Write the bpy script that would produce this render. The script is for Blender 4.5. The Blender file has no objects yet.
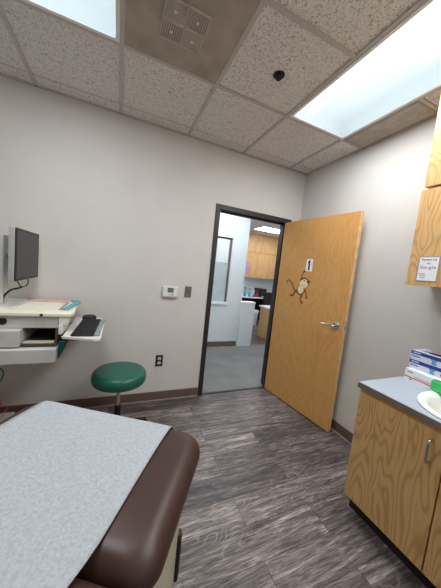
import bpy, bmesh, math, random
from mathutils import Vector, Matrix
random.seed(4)
PI = math.pi
COL = bpy.context.scene.collection

# ------------------------------------------------------------------ camera
def setup_camera():
    yaw, pit, rol = .409, -.0954, .1046
    f = Vector((math.sin(yaw)*math.cos(pit), math.cos(yaw)*math.cos(pit), math.sin(pit)))
    r = Vector((math.cos(yaw), -math.sin(yaw), 0)); u = r.cross(f)
    r2 = math.cos(rol)*r + math.sin(rol)*u
    u2 = -math.sin(rol)*r + math.cos(rol)*u
    m = Matrix((r2, u2, -f)).transposed().to_4x4()
    m.translation = Vector((0, -2.4831, 1.4421))
    cd = bpy.data.cameras.new('camera'); co = bpy.data.objects.new('camera', cd); COL.objects.link(co)
    co.matrix_world = m
    cd.sensor_fit = 'VERTICAL'; cd.sensor_height = 36; cd.lens = 241.579*36/588
    cd.clip_start = .02; cd.clip_end = 60
    bpy.context.scene.camera = co
setup_camera()
sc = bpy.context.scene
world = bpy.data.worlds.new('world'); sc.world = world; world.use_nodes = True
world.node_tree.nodes['Background'].inputs[0].default_value = (.8, .86, .95, 1)
world.node_tree.nodes['Background'].inputs[1].default_value = .05
sc.view_settings.view_transform = 'Standard'; sc.view_settings.look = 'None'
sc.view_settings.gamma = 1; sc.view_settings.use_curve_mapping = False
sc.view_settings.exposure = 0.0
PANEL = .27      # glow of the lit ceiling lenses
POWER = 21.0     # watts of each exam-room fixture
HALL = 15.0
TUBE = .95

H = 2.72; R = 2.05; L = -1.7; B = -3.6; WT = .12; HY = 1.64

# ------------------------------------------------------------------ materials
MATS = {}
def lin(c):
    return tuple(((x/255)/12.92 if x/255 <= .04045 else ((x/255+.055)/1.055)**2.4) for x in c)+(1,)
class NT:
    def __init__(s, name):
        s.m = bpy.data.materials.new(name); s.m.use_nodes = True
        s.n = s.m.node_tree.nodes; s.l = s.m.node_tree.links
        s.b = s.n['Principled BSDF']; MATS[name] = s.m
    def add(s, t, **k):
        n = s.n.new(t)
        for a, v in k.items():
            if a in n.inputs.keys(): n.inputs[a].default_value = v
            else: setattr(n, a, v)
        return n
    def coord(s, scale=(1, 1, 1), rot=(0, 0, 0)):
        tc = s.add('ShaderNodeTexCoord'); mp = s.add('ShaderNodeMapping')
        mp.inputs['Scale'].default_value = scale; mp.inputs['Rotation'].default_value = rot
        s.l.new(tc.outputs['Object'], mp.inputs[0]); return mp.outputs[0]
    def ramp(s, fac, stops):
        r = s.add('ShaderNodeValToRGB'); e = r.color_ramp.elements
        while len(e) < len(stops): e.new(.5)
        for i, (p, c) in enumerate(stops): e[i].position = p; e[i].color = lin(c)
        s.l.new(fac, r.inputs[0]); return r.outputs[0]
    def bump(s, h, strength=.2, dist=.002):
        b = s.add('ShaderNodeBump'); b.inputs['Strength'].default_value = strength; b.inputs['Distance'].default_value = dist
        s.l.new(h, b.inputs['Height']); s.l.new(b.outputs[0], s.b.inputs['Normal'])
    def mix(s, fac, a, b, mode='MIX'):
        m = s.add('ShaderNodeMix', data_type='RGBA', blend_type=mode)
        if isinstance(fac, float): m.inputs[0].default_value = fac
        else: s.l.new(fac, m.inputs[0])
        for i, x in ((6, a), (7, b)):
            if isinstance(x, tuple): m.inputs[i].default_value = x
            else: s.l.new(x, m.inputs[i])
        return m.outputs[2]
    def col(s, c): s.l.new(c, s.b.inputs['Base Color'])
def noise(t, vec, scale=5, detail=3, rough=.5, dist=0):
    n = t.add('ShaderNodeTexNoise'); n.inputs['Scale'].default_value = scale; n.inputs['Detail'].default_value = detail
    n.inputs['Roughness'].default_value = rough; n.inputs['Distortion'].default_value = dist
    t.l.new(vec, n.inputs['Vector']); return n.outputs[0]
def plain(name, c, rough=.5, metal=0, var=.06, scale=12, bump=0, spec=.5):
    t = NT(name); v = t.coord(); n = noise(t, v, scale, 3)
    lo = tuple(max(0, x*(1-var)) for x in c); hi = tuple(min(255, x*(1+var)) for x in c)
    t.col(t.ramp(n, [(.3, lo), (.7, hi)]))
    t.b.inputs['Roughness'].default_value = rough; t.b.inputs['Metallic'].default_value = metal
    t.b.inputs['Specular IOR Level'].default_value = spec
    if bump:
        t.bump(noise(t, v, 300, 2), bump, .001)
    return t.m
plain('wall_paint', (210, 207, 203), .75, var=.012, scale=3, bump=.12)
plain('hall_paint', (212, 220, 224), .7, var=.012, scale=3, bump=.1)
plain('grid_paint', (190, 184, 178), .5, var=.02)
plain('housing_white', (240, 243, 245), .6, var=.01)
plain('tile_edge', (196, 190, 184), .8, var=.02)
plain('baseboard_vinyl', (104, 86, 78), .5, var=.06, scale=30)
plain('caulk', (172, 160, 146), .7)
plain('bronze', (38, 33, 34), .5, var=.08)
plain('edge_maple', (226, 190, 132), .45, var=.08, scale=20)
plain('steel', (200, 200, 205), .25, 1, var=.03)
plain('chrome', (215, 215, 215), .12, 1, var=.02)
plain('white_plastic', (226, 226, 222), .4, var=.02)
plain('cream_plastic', (238, 234, 214), .4, var=.015)
plain('grey_plastic', (196, 196, 192), .45, var=.02)
plain('silver_plastic', (184, 184, 186), .35, .3, var=.02)
plain('blue_grey_plastic', (132, 146, 154), .4, var=.04)
plain('black_plastic', (19, 19, 22), .5, var=.1)
plain('key_black', (20, 20, 24), .65, var=.1)
plain('screen_glass', (54, 52, 54), .4, var=.03, scale=3, spec=.4)
plain('black_rubber', (18, 18, 20), .6)
plain('teal_plastic', (70, 168, 186), .35, var=.04)
plain('dark_teal_plastic', (30, 74, 90), .45, var=.05)
plain('green_vinyl', (26, 92, 78), .38, var=.07, scale=30, bump=.1)
plain('brown_plate', (112, 98, 92), .4)
plain('ivory_plastic', (214, 204, 182), .4)
plain('lcd', (96, 106, 100), .3)
plain('metal_base', (186, 180, 158), .5, var=.04)
plain('toe_kick', (34, 31, 32), .6)
plain('white_card', (238, 238, 240), .6, var=.01)
plain('blue_card', (36, 58, 140), .5, var=.04)
plain('light_blue_card', (96, 158, 200), .5)
plain('lilac_card', (214, 216, 232), .55, var=.02)
plain('red_ink', (196, 40, 56), .5)
plain('grey_ink', (150, 150, 156), .6)
plain('black_ink', (16, 16, 18), .5)
plain('green_card', (60, 196, 104), .5, var=.06)
plain('green_dark', (40, 120, 60), .5)
plain('porcelain', (238, 238, 236), .12, var=.01)
plain('monkey_brown', (112, 66, 34), .6)
plain('monkey_cream', (240, 214, 176), .6)
plain('monkey_outline', (60, 36, 22), .6)
plain('orange_rubber', (232, 88, 40), .45)
plain('green_cord', (44, 110, 80), .45)
plain('dark_cloth', (30, 26, 28), .8)
plain('desk_white', (226, 230, 234), .4)
plain('purple_paper', (176, 150, 214), .7)
plain('pink_paper', (214, 176, 168), .7, var=.15, scale=40)
plain('bin_plastic', (206, 210, 216), .4)
plain('bottle_blue', (120, 180, 206), .3)
plain('bottle_cap', (30, 70, 90), .4)
plain('red_plastic', (176, 32, 52), .4)
plain('beige_room', (196, 184, 164), .8)
plain('blue_ink', (66, 110, 205), .6); plain('yellow_ink', (226, 180, 60), .6); plain('green_ink', (60, 150, 90), .6)
plain('brown_panel', (168, 154, 139), .55, var=.09, scale=6)
plain('louvre_paint', (208, 198, 186), .5)
plain('dark_cavity', (80, 70, 62), .8)
plain('frost_film', (214, 222, 228), .8, var=.02)

def wood(name, a, b, c, sc_=(1, 1, 1), rough=.38, fig=1.0):
    t = NT(name)
    v = t.coord(sc_)
    warp = noise(t, v, 2.2, 1.2, .5, .3)
    w = t.add('ShaderNodeTexWave'); w.wave_type = 'BANDS'; w.bands_direction = 'X'
    w.inputs['Scale'].default_value = 1.0; w.inputs['Distortion'].default_value = 0
    m = t.add('ShaderNodeVectorMath', operation='SCALE'); m.inputs['Scale'].default_value = 1
    comb = t.add('ShaderNodeMath', operation='MULTIPLY'); comb.inputs[1].default_value = 26*fig
    t.l.new(warp, comb.inputs[0])
    sn = t.add('ShaderNodeMath', operation='SINE'); t.l.new(comb.outputs[0], sn.inputs[0])
    mr = t.add('ShaderNodeMapRange'); mr.inputs[1].default_value = -1; mr.inputs[2].default_value = 1
    t.l.new(sn.outputs[0], mr.inputs[0])
    base = t.ramp(mr.outputs[0], [(0, a), (.3, b), (1, c)])
    v2 = t.coord(tuple(x*k for x, k in zip(sc_, (14, 14, 1.2))))
    fine = noise(t, v2, 8, 4, .6)
    fc = t.ramp(fine, [(.3, (214, 206, 198)), (.7, (255, 255, 255))])
    t.col(t.mix(.6, base, fc, 'MULTIPLY'))
    t.b.inputs['Roughness'].default_value = rough
    return t.m
wood('maple_door', (210, 157, 92), (214, 162, 96), (217, 165, 99), (2.6, 2.6, .8), .36, 2.2)
wood('oak_cabinet', (200, 156, 100), (220, 177, 118), (227, 184, 125), (3.4, 3.4, .8), .42, 3.4)
wood('nook_wood', (208, 162, 108), (214, 168, 114), (220, 176, 122), (3, 3, 1), .45, .6)

def floor_mat():
    t = NT('plank_floor')
    v = t.coord()
    br = t.add('ShaderNodeTexBrick'); br.offset = .37; br.squash = 1
    br.inputs['Scale'].default_value = 1; br.inputs['Brick Width'].default_value = 1.22; br.inputs['Row Height'].default_value = .18
    br.inputs['Mortar Size'].default_value = .0015; br.inputs['Bias'].default_value = 0
    br.inputs['Color1'].default_value = (0, 0, 0, 1); br.inputs['Color2'].default_value = (1, 1, 1, 1); br.inputs['Mortar'].default_value = (.5, .5, .5, 1)
    t.l.new(v, br.inputs['Vector'])
    # shift grain per plank
    sc1 = t.add('ShaderNodeVectorMath', operation='SCALE'); sc1.inputs['Scale'].default_value = 7.3
    t.l.new(br.outputs['Color'], sc1.inputs[0])
    ad = t.add('ShaderNodeVectorMath', operation='ADD'); t.l.new(v, ad.inputs[0]); t.l.new(sc1.outputs[0], ad.inputs[1])
    mp = t.add('ShaderNodeMapping'); mp.inputs['Scale'].default_value = (1.0, 11, 1); t.l.new(ad.outputs[0], mp.inputs[0])
    g1 = noise(t, mp.outputs[0], 2.2, 8, .74, 1.3)
    mp2 = t.add('ShaderNodeMapping'); mp2.inputs['Scale'].default_value = (5, 90, 1); t.l.new(ad.outputs[0], mp2.inputs[0])
    g2 = noise(t, mp2.outputs[0], 2.2, 4, .7, .4)
    c1 = t.ramp(g1, [(.33, (62, 54, 54)), (.45, (106, 97, 95)), (.55, (142, 133, 130)), (.66, (206, 198, 192))])
    c2 = t.ramp(g2, [(.38, (122, 118, 118)), (.56, (255, 255, 255))])
    c = t.mix(.85, c1, c2, 'MULTIPLY')
    # cathedral grain: thin pale contour lines, present only in patches
    mp3 = t.add('ShaderNodeMapping'); mp3.inputs['Scale'].default_value = (1.6, 7, 1); t.l.new(ad.outputs[0], mp3.inputs[0])
    g3 = noise(t, mp3.outputs[0], 1.3, 2, .4, .6)
    m1 = t.add('ShaderNodeMath', operation='MULTIPLY'); m1.inputs[1].default_value = 130; t.l.new(g3, m1.inputs[0])
    m2 = t.add('ShaderNodeMath', operation='SINE'); t.l.new(m1.outputs[0], m2.inputs[0])
    ln = t.ramp(m2.outputs[0], [(.55, (0, 0, 0)), (.95, (255, 255, 255))])
    pm = t.ramp(noise(t, v, 1.9, 2), [(.5, (0, 0, 0)), (.62, (170, 170, 170))])
    lm = t.mix(1.0, ln, pm, 'MULTIPLY')
    c = t.mix(lm, c, lin((176, 168, 164)))
    pv = t.ramp(br.outputs['Color'], [(0, (176, 174, 178)), (1, (255, 252, 250))])
    c = t.mix(1.0, c, pv, 'MULTIPLY')
    c = t.mix(br.outputs['Fac'], c, lin((44, 40, 42)))
    t.col(c); t.b.inputs['Roughness'].default_value = .42
    t.bump(g2, .15, .001)
floor_mat()
def carpet_mat():
    t = NT('carpet'); v = t.coord()
    n = noise(t, v, 60, 5, .85); n2 = noise(t, v, 3, 1)
    c = t.ramp(n, [(.36, (60, 60, 61)), (.62, (150, 150, 148))]); c2 = t.ramp(n2, [(.3, (226, 226, 226)), (.7, (255, 255, 255))])
    t.col(t.mix(1.0, c, c2, 'MULTIPLY')); t.b.inputs['Roughness'].default_value = .95; t.bump(n, .5, .004)
carpet_mat()
def tile_mat():
    t = NT('ceiling_tile'); v = t.coord()
    n = noise(t, v, 80, 4, .66, 1.2); n2 = noise(t, v, 170, 2, .5)
    c = t.ramp(n, [(.36, (150, 144, 138)), (.45, (226, 222, 217)), (.6, (234, 230, 225))])
    c2 = t.ramp(n2, [(.30, (150, 142, 136)), (.40, (255, 255, 255))])
    t.col(t.mix(1.0, c, c2, 'MULTIPLY')); t.b.inputs['Roughness'].default_value = .9; t.bump(n, .35, .003)
tile_mat()
def leather():
    t = NT('brown_vinyl'); v = t.coord()
    n = noise(t, v, 4, 3); g = t.add('ShaderNodeTexVoronoi'); g.inputs['Scale'].default_value = 420; t.l.new(v, g.inputs['Vector'])
    t.col(t.ramp(n, [(.3, (56, 34, 28)), (.7, (64, 41, 34))])); t.b.inputs['Roughness'].default_value = .42
    t.bump(g.outputs[0], .08, .0006)
leather()
def paper():
    t = NT('exam_paper'); v = t.coord(); n = noise(t, v, 130, 4, .7); n2 = noise(t, v, 9, 3)
    c = t.ramp(n, [(.3, (153, 159, 166)), (.7, (182, 187, 192))])
    t.col(c); t.b.inputs['Roughness'].default_value = .85; t.bump(n, .25, .0015)
paper()
def laminate():
    t = NT('counter_laminate'); v = t.coord(); n = noise(t, v, 130, 3, .7)
    t.col(t.ramp(n, [(.3, (156, 168, 182)), (.7, (178, 188, 200))])); t.b.inputs['Roughness'].default_value = .3
laminate()
plain('counter_edge', (120, 108, 98), .45)
def emis(name, c, s, extra=False):
    t = NT(name)
    t.b.inputs['Base Color'].default_value = lin((235, 240, 242))
    t.b.inputs['Emission Color'].default_value = lin(c); t.b.inputs['Emission Strength'].default_value = s
    t.b.inputs['Roughness'].default_value = .4
    return t.m
emis('added_tube_glow', (245, 250, 255), TUBE)
emis('hall_lens', (246, 250, 255), HALL)
def lens():
    # frosted prismatic sheet: scatters the tubes added behind it and glows evenly
    t = NT('lens')
    em = t.add('ShaderNodeEmission'); em.inputs[0].default_value = lin((224, 240, 243)); em.inputs[1].default_value = PANEL
    tr = t.add('ShaderNodeBsdfRefraction'); tr.inputs[0].default_value = (.97, .99, 1, 1); tr.inputs['Roughness'].default_value = .55; tr.inputs['IOR'].default_value = 1.15
    ad = t.add('ShaderNodeAddShader')
    t.l.new(tr.outputs[0], ad.inputs[0]); t.l.new(em.outputs[0], ad.inputs[1])
    t.l.new(ad.outputs[0], t.n['Material Output'].inputs[0])
lens()
def glass():
    t = NT('window_glass'); t.b.inputs['Transmission Weight'].default_value = 1; t.b.inputs['Roughness'].default_value = .02
    t.b.inputs['Base Color'].default_value = (.92, .96, .95, 1); t.b.inputs['IOR'].default_value = 1.1
glass()

# ------------------------------------------------------------------ mesh helpers
def bm_(): return bmesh.new()
def box(bm, x0, x1, y0, y1, z0, z1, M=None):
    vs = [bm.verts.new((x, y, z)) for z in (z0, z1) for y in (y0, y1) for x in (x0, x1)]
    for f in ((0, 2, 3, 1), (4, 5, 7, 6), (0, 1, 5, 4), (2, 6, 7, 3), (0, 4, 6, 2), (1, 3, 7, 5)):
        bm.faces.new([vs[i] for i in f])
    if M is not None: bmesh.ops.transform(bm, matrix=M, verts=vs)
    return vs
def cyl(bm, c0, c1, r0, r1=None, seg=20, cap=True):
    if r1 is None: r1 = r0
    c0 = Vector(c0); c1 = Vector(c1); d = (c1-c0).normalized()
    a = d.orthogonal().normalized(); b = d.cross(a)
    rings = []
    for c, r in ((c0, r0), (c1, r1)):
        rings.append([bm.verts.new(c+(a*math.cos(2*PI*i/seg)+b*math.sin(2*PI*i/seg))*r) for i in range(seg)])
    for i in range(seg):
        j = (i+1) % seg; bm.faces.new((rings[0][i], rings[0][j], rings[1][j], rings[1][i]))
    if cap: bm.faces.new(rings[0][::-1]); bm.faces.new(rings[1])
def lathe(bm, prof, c=(0, 0, 0), seg=40, ax=(1, 1)):
    rings = []
    for r, z in prof:
        rings.append([bm.verts.new((c[0]+r*ax[0]*math.cos(2*PI*i/seg), c[1]+r*ax[1]*math.sin(2*PI*i/seg), c[2]+z)) for i in range(seg)])
    for k in range(len(rings)-1):
        for i in range(seg):
            j = (i+1) % seg; bm.faces.new((rings[k][i], rings[k][j], rings[k+1][j], rings[k+1][i]))
    bm.faces.new(rings[0][::-1]); bm.faces.new(rings[-1])
def tube(bm, pts, r, seg=10, r_end=None):
    pts = [Vector(p) for p in pts]; rings = []
    up = Vector((0, 0, 1))
    n = len(pts); prev = None
    for i, p in enumerate(pts):
        d = (pts[min(i+1, n-1)]-pts[max(i-1, 0)]).normalized()
        a = d.orthogonal().normalized() if prev is None else (prev-d*prev.dot(d)).normalized()
        prev = a; b = d.cross(a)
        rr = r if r_end is None else r+(r_end-r)*i/(n-1)
        rings.append([bm.verts.new(p+(a*math.cos(2*PI*k/seg)+b*math.sin(2*PI*k/seg))*rr) for k in range(seg)])
    for k in range(n-1):
        for i in range(seg):
            j = (i+1) % seg; bm.faces.new((rings[k][i], rings[k][j], rings[k+1][j], rings[k+1][i]))
    bm.faces.new(rings[0][::-1]); bm.faces.new(rings[-1])
def smooth_pts(pts, n=8):
    P = [Vector(p) for p in pts]; out = []
    for i in range(len(P)-1):
        p0, p1, p2, p3 = P[max(i-1, 0)], P[i], P[i+1], P[min(i+2, len(P)-1)]
        for k in range(n):
            t = k/n
            out.append(.5*((2*p1)+(-p0+p2)*t+(2*p0-5*p1+4*p2-p3)*t*t+(-p0+3*p1-3*p2+p3)*t**3))
    out.append(P[-1]); return out
def prism(bm, poly, z0, z1, M=None):
    a = [bm.verts.new((x, y, z0)) for x, y in poly]; b = [bm.verts.new((x, y, z1)) for x, y in poly]
    n = len(poly)
    bm.faces.new(a[::-1]); bm.faces.new(b)
    for i in range(n):
        j = (i+1) % n; bm.faces.new((a[i], a[j], b[j], b[i]))
    if M is not None: bmesh.ops.transform(bm, matrix=M, verts=a+b)
    return a+b
def rrect(x0, x1, y0, y1, r, seg=6):
    out = []
    for cx, cy, a0 in ((x1-r, y1-r, 0), (x0+r, y1-r, PI/2), (x0+r, y0+r, PI), (x1-r, y0+r, 1.5*PI)):
        for i in range(seg+1):
            a = a0+PI/2*i/seg; out.append((cx+r*math.cos(a), cy+r*math.sin(a)))
    return out
def obj(name, bm, mat, parent=None, bevel=0, seg=2, smooth=False, label=None, loc=None, rot=None):
    bmesh.ops.recalc_face_normals(bm, faces=bm.faces)
    me = bpy.data.meshes.new(name); bm.to_mesh(me); bm.free()
    o = bpy.data.objects.new(name, me); COL.objects.link(o)
    me.materials.append(MATS[mat])
    if smooth:
        for p in me.polygons: p.use_smooth = True
        try: me.set_sharp_from_angle(angle=math.radians(38))
        except Exception: pass
    if bevel:
        b = o.modifiers.new('bevel', 'BEVEL'); b.width = bevel; b.segments = seg; b.limit_method = 'ANGLE'; b.angle_limit = math.radians(40)
        for p in me.polygons: p.use_smooth = True
        try: me.set_sharp_from_angle(angle=math.radians(60))
        except Exception: pass
    if parent: o.parent = parent
    if label: o['label'] = label
    if loc: o.location = loc
    if rot: o.rotation_euler = rot
    return o
def bx(name, mat, x0, x1, y0, y1, z0, z1, parent=None, bevel=0, **k):
    bm = bm_(); box(bm, x0, x1, y0, y1, z0, z1); return obj(name, bm, mat, parent, bevel, **k)
def tag(o, label, cat, group=None):
    o['label'] = label; o['category'] = cat
    if group: o['group'] = group
    return o
def thing(name, label, cat, loc=(0, 0, 0), rotz=0, group=None):
    o = bpy.data.objects.new(name, None); COL.objects.link(o); o.empty_display_size = .05
    o.location = loc; o.rotation_euler = (0, 0, rotz); return tag(o, label, cat, group)
def struct(o, label=None):
    o['kind'] = 'structure'
    if label: o['label'] = label
    return o
def copy_tree(o, parent=None):
    c = o.copy(); COL.objects.link(c)
    if parent: c.parent = parent
    for ch in list(o.children): copy_tree(ch, c)
    return c

# ------------------------------------------------------------------ room shell
struct(bx('floor', 'plank_floor', L-.1, R+.1, B-.1, .02, -.05, 0), 'grey wood-look plank floor')
struct(bx('floor_hall', 'carpet', -.6, 5.4, .02, 1.66, -.05, .001), 'grey carpet in the corridor')
struct(bx('floor_nook', 'plank_floor', 2.25, 5.4, 1.66, 4.75, -.05, 0), 'wood-look floor beyond the corridor carpet')
OX0, OX1, OZ = .965, 1.862, 2.10
bm = bm_()
box(bm, L-.1, OX0-.01, 0, WT, 0, 2.75); box(bm, OX1+.01, 5.5, 0, WT, 0, 2.75); box(bm, OX0-.01, OX1+.01, 0, WT, OZ+.01, 2.75)
struct(obj('wall_back', bm, 'wall_paint'))
struct(bx('wall_right', 'wall_paint', R, R+.1, B-.1, 0, 0, 2.75))
struct(bx('wall_left', 'wall_paint', L-.1, L, B-.1, 0, 0, 2.75))
struct(bx('wall_front', 'wall_paint', L, R, B-.1, B, 0, 2.75))
bm = bm_()
_S, _T, _C = .6096, .5552, -.7503
fx = [(_T-2*_S, _T-_S, _C-2*_S, _C), (_T+_S, _T+2*_S, _C-4*_S, _C)]
box(bm, L-.1, 5.5, _C, 4.8, H, H+.06)
box(bm, L-.1, fx[0][0], B-.1, _C, H, H+.06); box(bm, fx[0][1], fx[1][0], B-.1, _C, H, H+.06); box(bm, fx[1][1], R+.1, B-.1, _C, H, H+.06)
for a in fx: box(bm, a[0], a[1], B-.1, a[2], H, H+.06)
struct(obj('ceiling', bm, 'ceiling_tile'), 'white fissured drop ceiling')
# baseboards
def baseb(name, x0, x1, y0, y1):
    o = struct(bx(name, 'baseboard_vinyl', x0, x1, y0, y1, .008, .10, bevel=.003))
    return o
baseb('baseboard_back', L, .915, -.008, 0)
baseb('baseboard_back', 1.912, R, -.008, 0)
baseb('baseboard_right', R-.008, R, -1.54, -.008)
baseb('baseboard_left', L, L+.008, B, 0)
baseb('baseboard_front', L, R, B, B+.008)
struct(bx('trim_1', 'caulk', L, .915, -.012, 0, 0, .008), 'light bead under the back baseboard')
struct(bx('trim_2', 'caulk', R-.012, R, -1.54, -.008, 0, .008), 'light bead under the right baseboard')
# ceiling grid
S = .6096; T3 = .5552; C1 = -.7503; C2 = -.1417
def tees():
    bm = bm_(); h = .0125; z = H-.008
    for i in range(-4, 3):
        x = T3+i*S
        if L < x < R: box(bm, x-h, x+h, B, 0, z, H)
    y = C1
    for i in range(0, 5):
        yy = C1-i*S
        for k in range(-4, 4):
            x0 = max(L, T3+k*S+h); x1 = min(R, T3+(k+1)*S-h)
            if x1 <= x0: continue
            lightcell = k in (1, -2)
            if lightcell and i in (1, 3): continue
            box(bm, x0, x1, yy-h, yy+h, z, H)
    for (a, b, c, d) in ((L, R, -.02, 0), (L, R, B, B+.02)): box(bm, a, b, c, d, z, H)
    box(bm, R-.02, R, B, 0, z, H); box(bm, L, L+.02, B, 0, z, H)
    return bm
struct(obj('trim_3', tees(), 'grid_paint'), 'metal T-bar grid of the drop ceiling')
bm = bm_()
for k in range(-4, 3):
    x0 = max(L, T3+k*S+.012); x1 = min(R, T3+(k+1)*S-.012)
    if x1 > x0: box(bm, x0, x1, C2-.005, C2+.005, H-.003, H)
struct(obj('trim_4', bm, 'tile_edge'), 'thin tile joint line near the back wall')

# ceiling lights
def ceiling_light(x0, x1, y1, label, lens_mat='lens', tubes=True, length=1.2192):
    cx = (x0+x1)/2; w = (x1-x0)/2-.013; l = length/2-.013
    t = thing('ceiling_light', label, 'ceiling light', (cx, y1-length/2, H), 0, 'lit ceiling panels')
    bm = bm_(); e = .022; zt = -.012
    box(bm, -w, w, l-e, l, zt, .001); box(bm, -w, w, -l, -l+e, zt, .001)
    box(bm, -w, -w+e, -l+e, l-e, zt, .001); box(bm, w-e, w, -l+e, l-e, zt, .001)
    obj('frame', bm, 'white_card', t, .002)
    W2, L2 = w+.012, l+.012
    bm = bm_(); box(bm, -W2, W2, -L2, L2, .118, .12)
    for sg in (-1, 1):
        box(bm, sg*W2-.001, sg*W2+.001, -L2, L2, .001, .118); box(bm, -W2, W2, sg*L2-.001, sg*L2+.001, .001, .118)
    obj('housing', bm, 'housing_white', t)
    for tx in (-.22, -.12):  # tubes added off-centre so the lens looks brighter along its left side
        bm = bm_(); cyl(bm, (tx, -l+.03, .06), (tx, l-.03, .06), .013, seg=16); obj('tube', bm, 'added_tube_glow', t)
    bx('diffuser', lens_mat, -w+e, w-e, -l+e, l-e, -.0075, -.005, t, label='glowing white prismatic lens')
    ld = bpy.data.lights.new('fixture_light', 'AREA'); ld.shape = 'RECTANGLE'; ld.size = 2*w-.06; ld.size_y = 2*l-.06
    ld.energy = POWER; ld.color = (.95, .97, .985); ld.spread = math.radians(180)
    lo = bpy.data.objects.new('fixture_light', ld); COL.objects.link(lo); lo.parent = t; lo.location = (0, 0, -.0085)
    return t
def ceiling_hole(): pass
ceiling_light(T3+S, T3+2*S, C1, 'bright lit ceiling panel over the wooden cabinets on the right')
ceiling_light(T3+S, T3+2*S, C1-2*S, 'bright lit ceiling panel continuing towards the viewer on the right')
ceiling_light(T3-2*S, T3-S, C1, 'lit ceiling panel above the computer cart at upper left')
# vents
def egg_vent():
    x0, x1, y0, y1 = T3+2*S+.012, R-.02, C1-S+.012, C1-.012
    t = thing('ceiling_vent', 'brown eggcrate air grille in the ceiling beside the right wall', 'vent', ((x0+x1)/2, (y0+y1)/2, H))
    w = (x1-x0)/2; l = (y1-y0)/2
    bx('backing', 'dark_cavity', -w, w, -l, l, -.001, 0, t)
    bm = bm_(); z0, z1 = -.012, -.001; e = .012
    box(bm, -w, w, l-e, l, z0, z1); box(bm, -w, w, -l, -l+e, z0, z1); box(bm, -w, -w+e, -l+e, l-e, z0, z1); box(bm, w-e, w, -l+e, l-e, z0, z1)
    obj('frame', bm, 'brown_panel', t)
    bm = bm_()
    n = 16
    for i in range(1, n): x = -w+e+(2*w-2*e)*i/n; box(bm, x-.003, x+.003, -l+e, l-e, -.010, -.001)
    n = 26
    for i in range(1, n): y = -l+e+(2*l-2*e)*i/n; box(bm, -w+e, w-e, y-.002, y+.002, -.0095, -.001)
    obj('grille', bm, 'louvre_paint', t)
egg_vent()
def diffuser_vent():
    x0, x1 = T3-S+.012, T3-.012; y1 = C1-.012; y0 = C1-2*S+.012
    cy = -1.05
    t = thing('ceiling_vent', 'brown-grey square air diffuser panel with louvres, upper middle of ceiling', 'vent', ((x0+x1)/2, cy, H))
    w = (x1-x0)/2
    bx('panel', 'brown_panel', -w, w, y0-cy, y1-cy, -.006, 0, t)
    q = .112; g = .004
    for sx in (-1, 1):
        for sy in (-1, 1):
            bm = bm_(); horiz = sx*sy > 0
            a0, a1 = (g, q) if sx > 0 else (-q, -g); b0, b1 = (g, q) if sy > 0 else (-q, -g)
            n = 9
            for i in range(n+1):
                f = i/n
                if horiz: y = b0+(b1-b0)*f; box(bm, a0, a1, y-.002, y+.002, -.016, -.006)
                else: x = a0+(a1-a0)*f; box(bm, x-.002, x+.002, b0, b1, -.016, -.006)
            if horiz: box(bm, a0-.002, a0+.002, b0, b1, -.017, -.006); box(bm, a1-.002, a1+.002, b0, b1, -.017, -.006)
            else: box(bm, a0, a1, b0-.002, b0+.002, -.017, -.006); box(bm, a0, a1, b1-.002, b1+.002, -.017, -.006)
            lo = obj('louvre', bm, 'louvre_paint', t)
            bm = bm_(); cx_ = (a0+a1)/2; cy_ = (b0+b1)/2
            cyl(bm, (cx_, cy_, -.019), (cx_, cy_, -.016), .008, .008, 12)
            obj('screw', bm, 'white_card', lo)
diffuser_vent()
def sprinkler():
    t = thing('fire_sprinkler', 'small dark fire sprinkler head in white ceiling tile', 'sprinkler', (.873, -1.037, H))
    bm = bm_(); lathe(bm, [(.031, 0), (.033, -.003), (.03, -.006), (.022, -.007)], seg=32); obj('escutcheon', bm, 'black_plastic', t, smooth=True)
    t.scale = (1.15, 1.15, .55)
    bm = bm_(); lathe(bm, [(.020, -.007), (.020, -.02), (.014, -.026)], seg=20)
    for s in (-1, 1): tube(bm, smooth_pts([(s*.012, 0, -.02), (s*.017, 0, -.032), (s*.006, 0, -.044), (0, 0, -.047)]), .003, 8)
    obj('body', bm, 'black_plastic', t, smooth=True)
    bm = bm_(); lathe(bm, [(.013, -.047), (.014, -.049), (.004, -.05)], seg=20)
    obj('deflector', bm, 'black_plastic', t, smooth=True)
sprinkler()

# ------------------------------------------------------------------ doorway and door
def door():
    d = bpy.data.objects.new('door_1', None); COL.objects.link(d); d['kind'] = 'structure'
    bm = bm_()
    # face trims room side and hall side + jamb lining
    f = .045
    for (y0, y1) in ((-.014, .0), (WT, WT+.014)):
        box(bm, OX0-f, OX0+.006, y0, y1, 0, OZ+f); box(bm, OX1-.006, OX1+f, y0, y1, 0, OZ+f); box(bm, OX0+.006, OX1-.006, y0, y1, OZ-.006, OZ+f)
    box(bm, OX0-.01, OX0+.006, 0, WT, 0, OZ); box(bm, OX1-.006, OX1+.01, 0, WT, 0, OZ); box(bm, OX0+.006, OX1-.006, 0, WT, OZ-.006, OZ+.01)
    box(bm, OX0+.006, OX0+.018, .045, .075, 0, OZ-.006); box(bm, OX1-.018, OX1-.006, .045, .075, 0, OZ-.006); box(bm, OX0+.018, OX1-.018, .045, .075, OZ-.018, OZ-.006)
    obj('door_frame', bm, 'bronze', d, .0015)
    bx('threshold', 'bronze', OX0+.006, OX1-.006, .0, .035, .001, .006, d, .001)
    return d
D1 = door()
TH = 1.4332
leaf = bpy.data.objects.new('door_2', None); COL.objects.link(leaf); leaf['kind'] = 'structure'
leaf['label'] = 'open flush maple door'
leaf.location = (1.815, -.02, 0); leaf.rotation_euler = (0, 0, -TH)
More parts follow.
